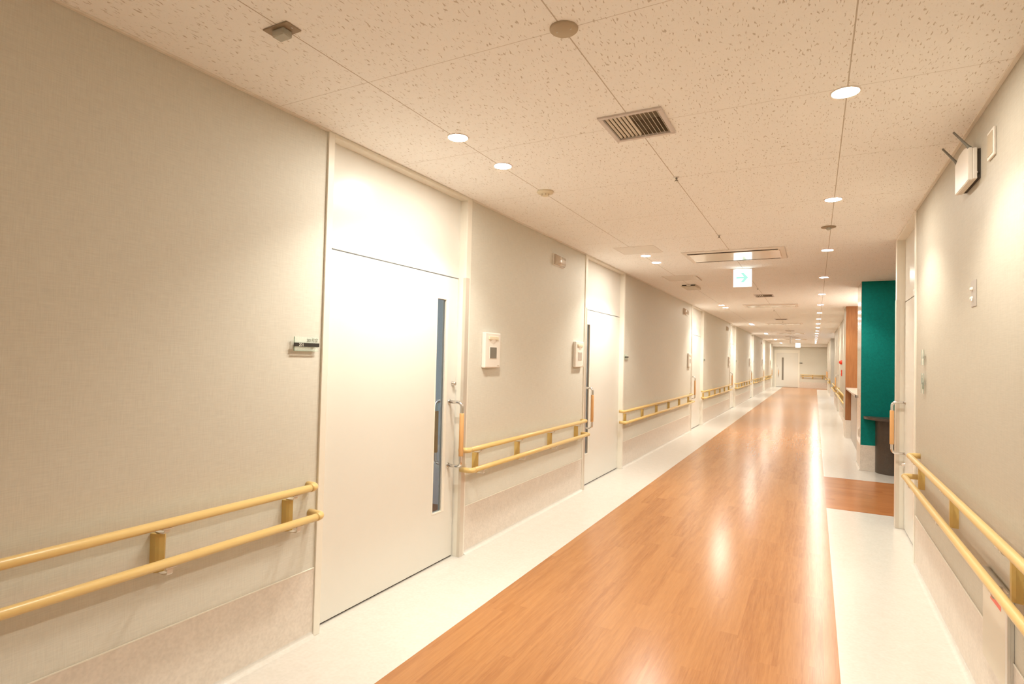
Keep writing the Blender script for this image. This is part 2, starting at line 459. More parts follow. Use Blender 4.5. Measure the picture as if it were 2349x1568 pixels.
# ------------------------------------------------------------------ doors
def d_handle(parent, side, xl, y, z0, z1, out):
    """stainless D handle with a wooden sleeve; side +1 projects to +x from plane xl"""
    r = .0115; R = .035; s = side
    xo = xl + s*out
    path = [(xl, y, z1)]
    path += [(xo - s*R + s*R*math.sin(a), y, z1 - R + R*math.cos(a)) for a in [i*PI/12 for i in range(7)]]
    path += [(xo - s*R + s*R*math.cos(a), y, z0 + R - R*math.sin(a)) for a in [i*PI/12 for i in range(7)]]
    path += [(xl, y, z0)]
    h = MB().tube(path, r, 14).build('door_handle', 'steel', parent)
    h['label'] = 'bent stainless steel door handle'
    zc = (z0+z1)/2; hl = (z1-z0)/2 - .075
    MB().tube([(xo, y, zc-hl), (xo, y, zc-hl+.004), (xo, y, zc+hl-.004), (xo, y, zc+hl)], .0165, 16, rads=[.0150, .0168, .0168, .0150]).build('wooden_grip', 'grip', h)
    mb = MB()
    for z in (z0, z1): mb.lathe([(.019, 0), (.019, s*.004), (.0125, s*.006)], (xl, y, z), 20, 'x')
    mb.build('mounting_rosette', 'steel', h)
    return h

def left_door(n, y0, y1, near, label, detail=True):
    root = empty('door_%d' % n, (0, y0, 0)); struct(root, label, 'door')
    xl = -.05; fa, fb = y0+.042, y1-.062
    if near: fa, fb = y0+.062, y1-.042
    zt = 2.0
    # frame: jambs, head, sill shadow gap
    f = MB()
    f.box(-.13, .011, y0, fa, 0, H-.001, .0015, 1); f.box(-.13, .011, fb, y1, 0, H-.001, .0015, 1)
    f.box(-.13, .011, fa, fb, 2.577, H-.001, .0015, 1)
    local(f.build('door_frame', 'paint2', None, (0, y0, 0)), root)
    t = MB(); t.box(-.10, xl, fa, fb, zt+.008, 2.577)
    local(t.build('transom_panel', 'paint', None, (0, y0, 0)), root)
    g = MB(); g.box(-.12, -.1005, fa, fb, 0, 2.1)
    g.build('x', 'gap'); bpy.data.objects.remove(bpy.data.objects['x'])
    gp = MB(); gp.box(-.098, xl-.012, fa, fb, .0006, .006)
    local(gp.build('sill_shade', 'gap', None, (0, y0, 0)), root)  # dark strip stands in for the shade under the leaf
    # leaf with a window slit
    if near: sy0, sy1, ly0, ly1 = fa+.155, fa+.29, fa+.010, fb
    else:    sy0, sy1, ly0, ly1 = fb-.265, fb-.122, fa, fb-.011
    sz0, sz1 = .35, 1.845
    lf = MB()
    lf.box(-.092, xl, ly0, sy0, .012, zt); lf.box(-.092, xl, sy1, ly1, .012, zt)
    lf.box(-.092, xl, sy0, sy1, .012, sz0); lf.box(-.092, xl, sy0, sy1, sz1, zt)
    leaf = local(lf.build('door_leaf', 'paint', None, (0, y0, 0)), root)
    if detail:
        b = MB(); w = .010; w2 = .030
        b.box(-.082, xl+.002, sy0-.001, sy0+w, sz0, sz1, .002, 1); b.box(-.082, xl+.002, sy1-w2, sy1+.001, sz0, sz1, .002, 1)
        b.box(-.082, xl+.002, sy0+w, sy1-w2, sz0-.001, sz0+w, .002, 1); b.box(-.082, xl+.002, sy0+w, sy1-w2, sz1-w, sz1+.001, .002, 1)
        fr = b.build('window_frame', 'paint2', leaf); fr.location = Vector((0, -y0, 0))
        p = MB(); p.box(-.068, -.062, sy0+w-.002, sy1-w+.002, sz0+w-.002, sz1-w+.002)
        gl = p.build('glass_pane', 'glass', leaf); gl.location = Vector((0, -y0, 0)); gl['label'] = 'tall narrow glass slit in the door leaf'
    # handle, lock, steel guard on the closing jamb
    hy = fa+.085 if near else fb-.085
    h = d_handle(root, 1, xl, hy, .665, 1.115, .11); h.location = Vector((0, -y0, 0))
    if detail:
        h2 = d_handle(root, -1, -.092, hy + (-.02 if near else .02), .665, 1.115, .085); h2.location = Vector((0, -y0, 0))
    k = MB(); k.lathe([(.017, 0), (.017, .004), (.015, .006), (.015, .022), (.012, .026), (.006, .027)], (xl, hy + (-.035 if near else .035), 1.243), 24, 'x')
    kk = k.build('lock_knob', 'steel', root); kk.location = Vector((0, -y0, 0)); kk['label'] = 'small round steel lock knob'
    c = MB(); t_ = .0025; xo = .011+t_
    if near: c.prism([(xo, y0+.018), (xo, fa+t_), (-.028, fa+t_), (-.028, fa+.0002), (.0112, fa+.0002), (.0112, y0+.018)], 'z', .0006, 2.01)
    else: c.prism([(xo, y1-.018), (xo, fb-t_), (-.010, fb-t_), (-.010, fb-.0002), (.0112, fb-.0002), (.0112, y1-.018)], 'z', .0006, 2.01)
    cg = c.build('corner_guard', 'guard', root); cg.location = Vector((0, -y0, 0)); cg['label'] = 'stainless steel corner guard on the door jamb'
    return root

DL = ['wide cream sliding door nearest on the left, beside the sign reading 201', 'second cream sliding door on the left wall, just past the first handrail run',
      'third cream sliding door on the left wall', 'fourth cream sliding door on the left wall', 'fifth cream sliding door on the left wall',
      'sixth cream sliding door on the left wall', 'seventh and last cream door on the left wall, next to the end wall']
for i, (a, b) in enumerate(DOORS): left_door(i+1, a, b, i > 0, DL[i], i < 2)

def right_door():
    y0, y1 = RD; root = empty('door_8', (XR, y0, 0)); struct(root, 'cream sliding door on the right wall before the teal wall', 'door')
    xl = XR+.052; fa, fb = y0+.04, y1-.065
    def put(mb, nm, mat):
        return local(mb.build(nm, mat, None, (XR, y0, 0)), root)
    f = MB(); f.box(XR-.010, XR+.13, y0, fa, 0, H-.001, .0015, 1); f.box(XR-.010, XR+.13, fb, y1+.02, 0, H-.001, .0015, 1); f.box(XR-.010, XR+.13, fa, fb, 2.577, H-.001, .0015, 1)
    put(f, 'door_frame', 'paint2')
    t = MB(); t.box(xl, xl+.05, fa, fb, 2.022, 2.577); put(t, 'transom_panel', 'paint')
    l = MB(); l.box(xl, xl+.042, fa, fb-.006, .012, 2.014); put(l, 'door_leaf', 'paint')
    gp = MB(); gp.box(xl+.012, xl+.048, fa, fb, .0006, .006); put(gp, 'sill_shade', 'gap')  # dark strip painted as shade below the leaf
    bk = MB(); bk.box(xl+.052, xl+.07, fa, fb, 0, 2.577); put(bk, 'backing_board', 'gap')
    h = d_handle(root, -1, xl, fb-.075, .675, 1.125, .10); h.location = Vector((-XR, -y0, 0))
    k = MB(); k.lathe([(.016, 0), (.016, -.004), (.014, -.006), (.014, -.022), (.010, -.026)], (xl, fb-.05, .575), 24, 'x')
    put(k, 'lock_knob', 'steel')
    c = MB(); c.prism([(XR+.016, fb-.0025), (XR-.0125, fb-.0025), (XR-.0125, y1+.0225), (XR+.03, y1+.0225), (XR+.03, y1+.0202), (XR-.0102, y1+.0202), (XR-.0102, fb-.0002), (XR+.016, fb-.0002)], 'z', .0006, 2.04)
    put(c, 'corner_guard', 'guard')
right_door()

def end_door():
    root = empty('door_9', (.78, YE, 0)); struct(root, 'cream door with a dark window slit in the far end wall', 'door')
    def put(mb, nm, mat): return local(mb.build(nm, mat, None, (.78, YE, 0)), root)
    f = MB(); f.box(.10, .19, YE-.012, YE+.1, 0, 2.24); f.box(1.375, 1.46, YE-.012, YE+.1, 0, 2.24); f.box(.19, 1.375, YE-.012, YE+.1, 2.06, 2.24)
    put(f, 'door_frame', 'paint2')
    l = MB(); l.box(.19, .50, YE+.03, YE+.07, .014, 2.06); l.box(.60, 1.375, YE+.03, YE+.07, .014, 2.06); l.box(.50, .60, YE+.03, YE+.07, .014, .42); l.box(.50, .60, YE+.03, YE+.07, 1.78, 2.06)
    put(l, 'door_leaf', 'paint')
    g = MB(); g.box(.50, .60, YE+.045, YE+.055, .42, 1.78); put(g, 'glass_pane', 'screen')
    gp = MB(); gp.box(.19, 1.375, YE+.035, YE+.09, .0006, .006); put(gp, 'sill_shade', 'gap')  # dark strip painted as shade at the door foot
    bk = MB(); bk.box(.12, 1.44, YE+.1, YE+.12, 0, 2.2); put(bk, 'backing_board', 'gap')
    h = MB().tube([(.33, YE+.03, 1.1), (.33, YE-.06, 1.1), (.33, YE-.07, 1.08), (.33, YE-.07, .68), (.33, YE-.06, .66), (.33, YE+.03, .66)], .0115, 10)
    hh = put(h, 'door_handle', 'steel')
    w = MB().tube([(.33, YE-.07, .74), (.33, YE-.07, 1.02)], .017, 12)
    wo = w.build('wooden_grip', 'grip', hh); wo.location = Vector((-.78, -YE, 0))
    k = MB(); k.lathe([(.02, 0), (.02, -.02), (.012, -.03)], (.25, YE+.03, 1.25), 16, 'y'); put(k, 'lock_knob', 'steel')
end_door()

def far_right_door(n, y0, y1, label):
    root = empty('door_%d' % n, (XF, y0, 0)); struct(root, label, 'door')
    def put(mb, nm, mat): return local(mb.build(nm, mat, None, (XF, y0, 0)), root)
    f = MB(); f.box(XF-.011, XF+.13, y0, y0+.05, 0, H-.001); f.box(XF-.011, XF+.13, y1-.05, y1, 0, H-.001); f.box(XF-.011, XF+.13, y0+.05, y1-.05, 2.57, H-.001)
    put(f, 'door_frame', 'paint2')
    t = MB(); t.box(XF+.05, XF+.1, y0+.05, y1-.05, 2.01, 2.57); put(t, 'transom_panel', 'paint')
    l = MB(); l.box(XF+.05, XF+.09, y0+.05, y1-.05, .012, 2.002); put(l, 'door_leaf', 'paint')
    h = d_handle(root, -1, XF+.05, y1-.12, .665, 1.115, .115); h.location = Vector((-XF, -y0, 0))
    c = MB(); c.box(XF-.0135, XF-.011, y1-.052, y1-.01, .0006, 2.0); c.box(XF-.0135, XF+.02, y1-.0525, y1-.05, .0006, 2.0); put(c, 'corner_guard', 'guard')
far_right_door(10, 18.9, 20.3, 'cream sliding door on the far right wall between nurse station and lobby')
far_right_door(11, 31.2, 32.6, 'nearer of two cream doors on the right wall past the lobby')
far_right_door(12, 34.0, 35.4, 'farther of two cream doors on the right wall, closest to the end wall')

# ------------------------------------------------------------------ handrails
def rail_part(root, nm, s, xw, xo, y0, y1, z, r=.018, ret0=True, ret1=True):
    """round rail parallel to the wall, its ends turned back to the wall"""
    R = .030
    mb = MB(); a = y0 + (R+.012 if ret0 else 0); b = y1 - (R+.012 if ret1 else 0)
    mb.tube([(xo, a, z), (xo, b, z)], r, 18)
    o = mb.build(nm, 'rail', root)
    for (do, ye, sg) in ((ret0, y0, 1), (ret1, y1, -1)):
        if not do: continue
        path = [(xw, ye+r, z)]
        path += [(xo - s*R + s*R*math.sin(t), ye + r + sg*0 + (R - R*math.cos(t))*sg + (0 if sg > 0 else -2*r), z) for t in [i*PI/12 for i in range(7)]]
        path[0] = (xw, path[1][1], z)
        path.append((xo, path[-1][1] + sg*.012, z))
        MB().tube(path, r*1.06, 16).build('end_elbow', 'rail', o)
    return o

def bracket(root, s, xw, xu, xl, y, zu, zl, r=.018):
    """moulded wooden block on the wall with two bent steel arms"""
    b = MB(); w = .026; d = .034
    pts = [(xw, y-w), (xw, y+w), (xw+s*d*.72, y+w*.78), (xw+s*d, y+w*.4), (xw+s*d, y-w*.4), (xw+s*d*.72, y-w*.78)]
    b.prism(pts, 'z', zl-.048, zu-.042)
    blk = b.build('bracket_block', 'railblk', root)
    for (xo, zr, zb) in ((xu, zu, zu-.042), (xl, zl, zl-.048)):
        t = .0025; a = MB(); hw = .011
        x0 = xw+s*.006; zlow = (zb+.002) if zr > zb and zr == zu else zb-.002
        prof = [(x0, zlow), (xo-s*.012, zlow)] + [(xo-s*.012+s*.012*math.sin(k*PI/8), zlow+.012-.012*math.cos(k*PI/8)) for k in range(1, 5)] + [(xo, zr-r+.001)]
        outer = [(p[0], p[1]) for p in prof]
        inner = []
        for i, p in enumerate(prof):
            q0 = prof[max(i-1, 0)]; q1 = prof[min(i+1, len(prof)-1)]
            dx, dz = q1[0]-q0[0], q1[1]-q0[1]; L = math.hypot(dx, dz)
            inner.append((p[0] - s*dz/L*t*s*s, p[1] + abs(dx)/L*t) if True else p)
        a.prism(outer + inner[::-1], 'y', y-hw, y+hw)
        # saddle under the rail
        a.box(xo-.010, xo+.010, y-.022, y+.022, zr-r-.003, zr-r+.002, .001, 1)
        a.build('bracket_arm', 'bracket', blk)
    return blk

def handrail(side, y0, y1, ys, label, group, zu=.775, zl=.630, dlow=0.028, ret=(True, True), lo_shift=(.018, .018), xw=None):
    s = 1 if side == 'L' else -1
    if xw is None: xw = 0. if side == 'L' else XR
    xu, xl = xw + s*.065, xw + s*.092
    root = empty('handrail', (xw, (y0+y1)/2, zl)); tag(root, label, 'handrail', group)
    kids = [rail_part(root, 'upper_rail', s, xw, xu, y0, y1, zu, ret0=ret[0], ret1=ret[1]),
            rail_part(root, 'lower_rail', s, xw, xl, y0+lo_shift[0], y1+lo_shift[1], zl, ret0=ret[0], ret1=ret[1])]
    kids += [bracket(root, s, xw, xu, xl, y, zu, zl) for y in ys]
    for k in kids: k.location = -Vector(root.location)
    return root
GL = 'double handrails along the left wall'
def spread(a, b, n, m=.2): return [a+m + (b-a-2*m)*i/(n-1) for i in range(n)]
handrail('L', -1.2, 2.075, [-.52, .09, .70, 1.317, 1.928], 'double beech handrail in the left foreground, ending at the nearest door', GL, .777, .635)
handrail('L', 3.425, 5.86, [3.64, 4.315, 4.99, 5.67], 'double beech handrail between the first and second left doors', GL, .768, .625)
handrail('L', 7.2, 11.95, [7.42, 8.29, 9.14, 10.0, 10.87, 11.74], 'double beech handrail between the second and third left doors', GL, .765, .622)
handrail('L', 13.25, 17.98, spread(13.25, 17.98, 6), 'double beech handrail between the third and fourth left doors', GL, .765, .622)
handrail('L', 19.3, 24.0, spread(19.3, 24.0, 6), 'double beech handrail between the fourth and fifth left doors', GL, .75, .61)
handrail('L', 25.4, 30.1, spread(25.4, 30.1, 6), 'double beech handrail between the fifth and sixth left doors', GL, .74, .60)
handrail('L', 31.6, 36.05, spread(31.6, 36.05, 6), 'double beech handrail between the sixth and seventh left doors', GL, .74, .60)
GR = 'double handrails along the right side'
handrail('R', -.6, 4.89, [-.3, .7, 1.7, 2.65, 3.69, 4.70], 'double beech handrail on the near right wall below the wireless box', GR, .818, .668)
handrail('R', 13.95, 18.8, spread(13.95, 18.8, 6), 'double beech handrail on the right wall just past the nurse station', GR, .76, .62, xw=XF)
handrail('R', 20.4, 23.8, spread(20.4, 23.8, 4), 'double beech handrail on the right wall just before the lobby opening', GR, .74, .60, xw=XF)
handrail('R', 29.1, 31.1, spread(29.1, 31.1, 3), 'double beech handrail on the right wall just after the lobby opening', GR, .74, .60, xw=XF)
handrail('R', 35.5, 37.7, spread(35.5, 37.7, 3), 'double beech handrail on the right wall next to the end wall', GR, .74, .60, xw=XF)
# end wall rail
def end_rail():
    root = empty('handrail', (2.15, YE, .62)); tag(root, 'double beech handrail across the far end wall beside its door', 'handrail')
    for nm, z, o in (('upper_rail', .775, .065), ('lower_rail', .68, .092)):
        t = MB().tube([(1.52, YE, z), (1.52, YE-o+.02, z), (1.54, YE-o, z), (2.78, YE-o, z), (2.80, YE-o+.02, z), (2.80, YE, z)], .018, 12).build(nm, 'rail', root)
        t.location = -Vector(root.location)
    for x in (1.64, 2.15, 2.66):
        b = MB().box(x-.025, x+.025, YE-.035, YE, .56, .76, .004, 1).build('bracket_block', 'railblk', root); b.location = -Vector(root.location)
end_rail()

# ------------------------------------------------------------------ wall equipment, left
def terminal(yc, zc, w, h, label, scr, side='L'):
    """off-white bevelled box: scooped lip at the top, small screen in the middle"""
    root = empty('wall_terminal', (0, yc, zc)); tag(root, label, 'wall box', 'wall terminals beside the ward doors')
    d = .034
    b = MB(); b.box(0, d, -w/2, w/2, -h/2, h/2, .007, 2); b.build('case', 'white', root)
    # lip: half cone under a bar
    l = MB(); l.box(d-.002, d+.010, -w*.30, w*.30, h*.30, h*.40, .004, 2)
    l.build('lamp_bar', 'cream', root)
    s = MB(); n = 12; top = [s.bm.verts.new((d-.001 + .011*math.sin(PI*i/n), -w*.24 + w*.48*i/n, h*.31)) for i in range(n+1)]
    tip = [s.bm.verts.new((d-.001, -w*.24*math.cos(PI*i/n), h*.31 - h*.15*math.sin(PI*i/n))) for i in range(n+1)]
    for i in range(n): s.bm.faces.new((top[i], top[i+1], tip[i+1], tip[i]))
    s.bm.faces.new(top)
    s.build('scoop', 'white', root)
    f = MB(); f.box(d-.001, d+.0025, -w*.235, w*.235, -h*.24, h*.10, .001, 1)
    fr = f.build('screen_bezel', 'white', root)
    g = MB(); g.box(d+.001, d+.004, -w*.215, w*.215, -h*.225, h*.085, .0008, 1)
    g.build('screen', scr, root)
    m = MB(); m.box(d-.0005, d+.0006, w*.30, w*.42, -h*.455, -h*.435); m.build('maker_mark', 'cover', root)
    return root
terminal(3.83, 1.492, .236, .272, 'off-white wall box with dark grey screen beside the nearest door', 'screen')
terminal(5.685, 1.486, .236, .272, 'off-white wall box with pale screen just before the second left door', 'screen2')
for i, (y, nm) in enumerate([(11.76, 'third'), (17.8, 'fourth'), (23.85, 'fifth'), (29.93, 'sixth'), (35.9, 'seventh')]):
    terminal(y, 1.46, .236, .272, 'off-white wall box just before the %s left door' % nm, 'screen2')

def room_sign(y0, y1, z, label, txt=False, x=.02):
    root = empty('room_sign', (0, (y0+y1)/2, z)); tag(root, label, 'sign', 'room signs beside the ward doors')
    w = y1-y0
    p = MB(); p.box(.012, .016, -w/2, w/2, -.034, .034, .0006, 1); p.build('acrylic_plate', 'acrylic', root)
    e = MB(); e.box(.0118, .0163, -w/2-.0015, -w/2, -.034, .034); e.box(.0118, .0163, -w/2, w/2, -.0355, -.034); e.build('plate_edge', 'acryedge', root)
    b = MB(); b.box(.0163, .020, -w/2-.006, w/2+.002, -.014, .005, .0006, 1); b.build('black_name_strip', 'black', root)
    s = MB(); s.box(0, .012, -w/2+.012, -w/2+.022, -.008, .004); s.box(0, .012, w/2-.022, w/2-.012, -.008, .004); s.build('standoff', 'satin', root)
    if txt:
        text_mesh('number_lettering', '201', .021, 'white_ink', root, wall_text_matrix(.0203, -w/2+.022, -.0115, 'L'))
        text_mesh('room_lettering', '201号室', .022, 'grey_ink', root, wall_text_matrix(.0166, w/2-.078, .0105, 'L'), .95)
    return root
room_sign(1.932, 2.083, 1.4855, 'acrylic room sign with black strip reading 201 before the nearest door', True)
for i, nm in enumerate(['second', 'third', 'fourth', 'fifth', 'sixth']):
    y = DOORS[i+1][1]+.03
    room_sign(y-.02 if i == 0 else y, y+.13, 1.48, 'small acrylic room sign just after the %s left door' % nm)
r = empty('room_sign', (1.53, YE, 1.47)); tag(r, 'small dark room sign on the end wall beside its door', 'sign')
MB().box(-.075, .075, -.04, -.03, -.03, .03).build('acrylic_plate', 'acrylic', r); MB().box(-.08, .08, -.046, -.041, -.016, .012).build('black_name_strip', 'black', r)
MB().box(-.06, .06, -.03, 0, -.008, .008).build('standoff', 'satin', r)

def corridor_lamp(y0, y1, z0, z1, label):
    root = empty('call_indicator', (0, (y0+y1)/2, (z0+z1)/2)); tag(root, label, 'wall plate', 'glossy call lamp plates high on the left wall')
    w, h = y1-y0, z1-z0
    b = MB(); b.box(-.002, .012, -w/2, w/2, -h/2, h/2, .003, 2); b.build('back_plate', 'white', root)
    c = MB()
    # lens bulging outward
    n = 10; cols = []
    for i in range(n+1):
        t = -1 + 2*i/n; cols.append([c.bm.verts.new((.012 + .020*(1-t*t)**.5*.9 + .002, u*w*.46, t*h*.46)) for u in (-1, 1)])
    for i in range(n):
        f = c.bm.faces.new((cols[i][0], cols[i][1], cols[i+1][1], cols[i+1][0])); f.smooth = True
    c.bm.faces.new([q[0] for q in cols]); c.bm.faces.new([q[1] for q in cols][::-1]); c.bm.faces.new((cols[0][0], cols[-1][0], cols[-1][1], cols[0][1]))
    c.build('lamp_lens', 'glossy_white', root)
corridor_lamp(5.0, 5.27, 2.345, 2.46, 'shiny call lamp plate high on the wall before the second left door')
corridor_lamp(11.15, 11.59, 2.335, 2.465, 'shiny call lamp plate high on the wall before the third left door')
corridor_lamp(17.2, 17.6, 2.335, 2.465, 'shiny call lamp plate high on the wall before the fourth left door')
corridor_lamp(29.2, 29.55, 2.30, 2.45, 'shiny call lamp plate high on the wall before the sixth left door')

# ------------------------------------------------------------------ wall equipment, right
def wireless_box():
    root = empty('wireless_box', (XR, 3.388, 2.385)); tag(root, 'white wireless access box with two grey antennas high on the right wall', 'wireless box')
    b = MB(); pts = [(-.14, -.080), (.14, -.080), (.14, .070), (.05, .094), (-.05, .094), (-.14, .070)]
    def yz(p): return p
    b.prism([(p[0], p[1]) for p in pts], 'x', -.045, -.028)
    bmesh.ops.bevel(b.bm, geom=b.bm.edges[:], offset=.003, segments=2, affect='EDGES')
    b.build('case_front', 'white', root)
    c = MB(); c.box(-.029, -.013, -.146, .138, -.078, .066, .002, 1); c.build('case_back', 'white', root)
    m = MB(); m.box(-.014, 0, -.140, .13, -.075, .06); m.build('wall_mount', 'gap', root)
    for (y, z) in ((-.128, .070), (.128, .078)):
        p0 = Vector((-.034, y, z-.004)); d = Vector((-.60, .06, .85)).normalized()
        a = MB(); P = [p0, p0 + d*.012, p0 + d*.02, p0 + d*.11]
        a.tube(P, .006, 10, rads=[.0085, .0085, .0062, .0045]); a.build('antenna', 'antenna', root)
    s = MB(); s.lathe([(.004, 0), (.004, -.003)], (-.012, -.147, -.05), 10, 'x'); s.build('screw', 'steel', root)
wireless_box()
p = empty('wall_plate', (XR, 3.045, 2.395)); tag(p, 'small blank beige plate high on the right wall beside the wireless box', 'wall plate')
MB().box(-.010, 0, -.050, .050, -.060, .060, .003, 2).build('plate_body', 'white', p)
MB().box(-.012, -.0095, -.038, .038, -.048, .048, .001, 1).build('cover_plate', 'cover', p)
p = empty('outlet_plate', (XR, 3.356, 1.795)); tag(p, 'steel outlet plate with two small fittings on the right wall', 'outlet')
MB().box(-.004, 0, -.045, .045, -.062, .062, .001, 1).build('plate_body', 'panelgrey', p)
for z in (.022, -.022):
    MB().lathe([(.010, 0), (.010, -.005), (.007, -.006), (.007, -.010), (.005, -.011)], (-.004, .014, z), 18, 'x').build('fitting', 'white', p)
MB().tube([(-.012, -.012, -.028), (-.014, -.018, -.040)], .003, 8).build('cable_stub', 'white', p)
def side_sign(z0, z1, nm, label, pict):
    root = empty(nm, (XR, 4.69, (z0+z1)/2)); tag(root, label, 'sign')
    h = (z1-z0)/2
    MB().box(-.016, -.014, -.048, .048, -h, h, .0004, 1).build('acrylic_plate', 'acrylic', root)
    MB().box(-.0161, -.0139, .048, .049, -h, h).box(-.0161, -.0139, -.049, -.048, -h, h).build('plate_edge', 'acryedge', root)
    MB().box(-.014, 0, -.03, -.018, -.008, .008).box(-.014, 0, .018, .03, -.008, .008).build('standoff', 'satin', root)
    if pict:
        q = MB(); q.lathe([(.008, 0), (.008, -.001)], (-.016, .0, h*.74), 14, 'x'); q.tube([(-.0165, 0, h*.6), (-.0165, 0, -h*.05), (-.0165, -.022, -h*.12), (-.0165, -.032, -h*.55)], .0026, 6)
        q.build('pictogram', 'grey_ink', root)
side_sign(1.455, 1.56, 'room_sign', 'clear acrylic plate edge-on beside the right door, upper of two', False)
side_sign(1.265, 1.40, 'pictogram_sign', 'clear acrylic plate with dark pictogram beside the right door, lower of two', True)

def cabinet():
    root = empty('equipment_hatch', (XR, 2.93, .42)); tag(root, 'flush beige hatch with red sticker in the wall below the right handrail', 'wall hatch')
    b = MB(); b.box(-.012, 0, -.185, .17, -.183, .186, .001, 1); b.build('hatch_frame', 'satin', root)
    d = MB(); d.box(-.020, -.011, -.160, .168, -.181, .170, .001, 1); d.build('hatch_door', 'panelbeige', root)
    t = MB(); t.box(-.024, -.011, -.085, .168, .176, .188, .001, 1); t.build('pull_ledge', 'satin', root)
    l = MB(); l.box(-.0206, -.0199, -.10, .05, .095, .125); lo = l.build('sticker', 'redink', root); lo['label'] = 'red sticker'
    e = MB(); e.box(-.0215, -.011, -.186, -.160, -.183, .186, .001, 1); e.build('edge_strip', 'satin', root)
M['panelbeige'] = simple('beige_sheet_metal', (.64, .58, .48), .4)
cabinet()

# pillar switch, alarm, counter, table
p = empty('wall_switch', (XP, 9.46, .49)); tag(p, 'small outlet plate low on the metal panel pillar', 'outlet')
MB().box(-.006, 0, -.06, .06, -.06, .06, .002, 2).build('plate_body', 'white', p); MB().box(-.008, -.0055, -.03, .03, -.045, .045, .001, 1).build('socket_insert', 'cover', p)

def half_table():
    cx, cy = 3.194, 9.166; root = empty('half_round_table', (cx, cy, 0)); tag(root, 'dark half-round table on a half-round pedestal against the teal wall', 'table')
    def half(R, n=32): return [(R*math.cos(a), R*math.sin(a)) for a in [PI + PI*i/n for i in range(n+1)]]
    t = MB(); t.prism(half(.352), 'z', .715, .748); bmesh.ops.bevel(t.bm, geom=[e for e in t.bm.edges if abs(e.verts[0].co.z-e.verts[1].co.z) < 1e-6], offset=.005, segments=2, affect='EDGES')
    t.build('table_top', 'stone', root)
    p = MB(); p.prism(half(.211), 'z', .001, .715)
    for f in p.bm.faces: f.smooth = False
    p.build('pedestal', 'pedestal', root)
M['pedestal'] = speckle('dark_brown_laminate', (.055, .040, .030), (.075, .056, .042), 200, .4)
half_table()

def counter():
    root = empty('nurse_counter', (2.95, 11.45, 0)); tag(root, 'nurse station counter with grey front and pale stone slab top', 'counter')
    t = MB(); t.box(-.155, .35, -1.545, 1.545, .958, .992, .003, 2); t.build('counter_top', 'slab', root)
    e = MB(); e.box(-.158, -.150, -1.549, -1.30, .955, .994, .002, 1); e.build('top_corner', 'black', root)
    b = MB(); b.box(-.065, .20, -1.545, 1.545, 0, .958); b.build('counter_front', 'panelgrey', root)
counter()

def alarm():
    root = empty('fire_alarm', (XF, 17.3, 1.36)); tag(root, 'red fire alarm lamp and push button on the far right wall past the nurse station', 'fire alarm')
    MB().lathe([(.058, 0), (.058, -.02), (.045, -.05), (.02, -.07), (0, -.075)], (0, 0, .14), 20, 'x').build('alarm_lamp', 'red', root)
    MB().box(-.02, 0, -.06, .06, -.22, -.06, .004, 1).build('push_plate', 'red', root)
    MB().lathe([(.025, 0), (.025, -.012)], (-.02, 0, -.14), 16, 'x').build('push_button', 'white', root)
alarm()
def extinguisher_box():
    root = empty('notice_plate', (XF, 15.6, 1.2)); tag(root, 'narrow dark red plate on the wall right of the wood veneer wall', 'wall plate')
    MB().box(-.02, 0, -.07, .07, -.13, .13, .004, 1).build('plate_body', 'redink', root)

# ------------------------------------------------------------------ ceiling fixtures
LIGHTS = []
def downlight(x, y, label, group, r=.052):
    root = empty('downlight', (x, y, H)); tag(root, label, 'ceiling light', group)
    MB().lathe([(r+.006, 0), (r+.006, -.002), (r+.002, -.0045), (r-.001, -.0035), (r-.001, 0)], (0, 0, 0), 36).build('trim_ring', 'white', root)
    l = MB(); vs = [l.bm.verts.new(((r-.001)*math.cos(2*PI*k/24), (r-.001)*math.sin(2*PI*k/24), -.0030)) for k in range(24)]
    l.bm.faces.new(vs); me_ = l.build('lamp_disc', 'lamp', root)
    if me_.data.polygons[0].normal.z > 0: me_.data.flip_normals()
    LIGHTS.append((x, y, root))
    return root
XL_, XR_ = .562, 2.350
GY = 'downlights in the right-hand ceiling row'
ry = [2.745, 4.522, 6.525, 8.58, 10.65, 12.55, 14.55, 16.52, 18.5, 20.5, 22.5, 24.5, 26.55, 28.7, 30.8, 32.8, 34.7, 36.2]
for i, y in enumerate(ry):
    downlight(2.352 - .0021*max(0, y-6), y, 'round white downlight, %s from the camera in the right-hand ceiling row' % ORD[i], GY)
GP = 'paired downlights before the left doors'
pairs = [(2.475, 2.965), (6.207, 6.682), (12.22, 12.78), (18.40, 18.84), (24.4, 24.85), (30.6, 31.05), (36.0, 36.45)]
DN = ['nearest', 'second', 'third', 'fourth', 'fifth', 'sixth', 'seventh']
for i, (a, b) in enumerate(pairs):
    x = .570 if i == 0 else (.585 if i == 1 else .56 - .01*(i-2))
    downlight(x, a, 'round downlight before the %s left door, nearer of its pair' % DN[i], GP)
    downlight(x, b, 'round downlight before the %s left door, farther of its pair' % DN[i], GP)

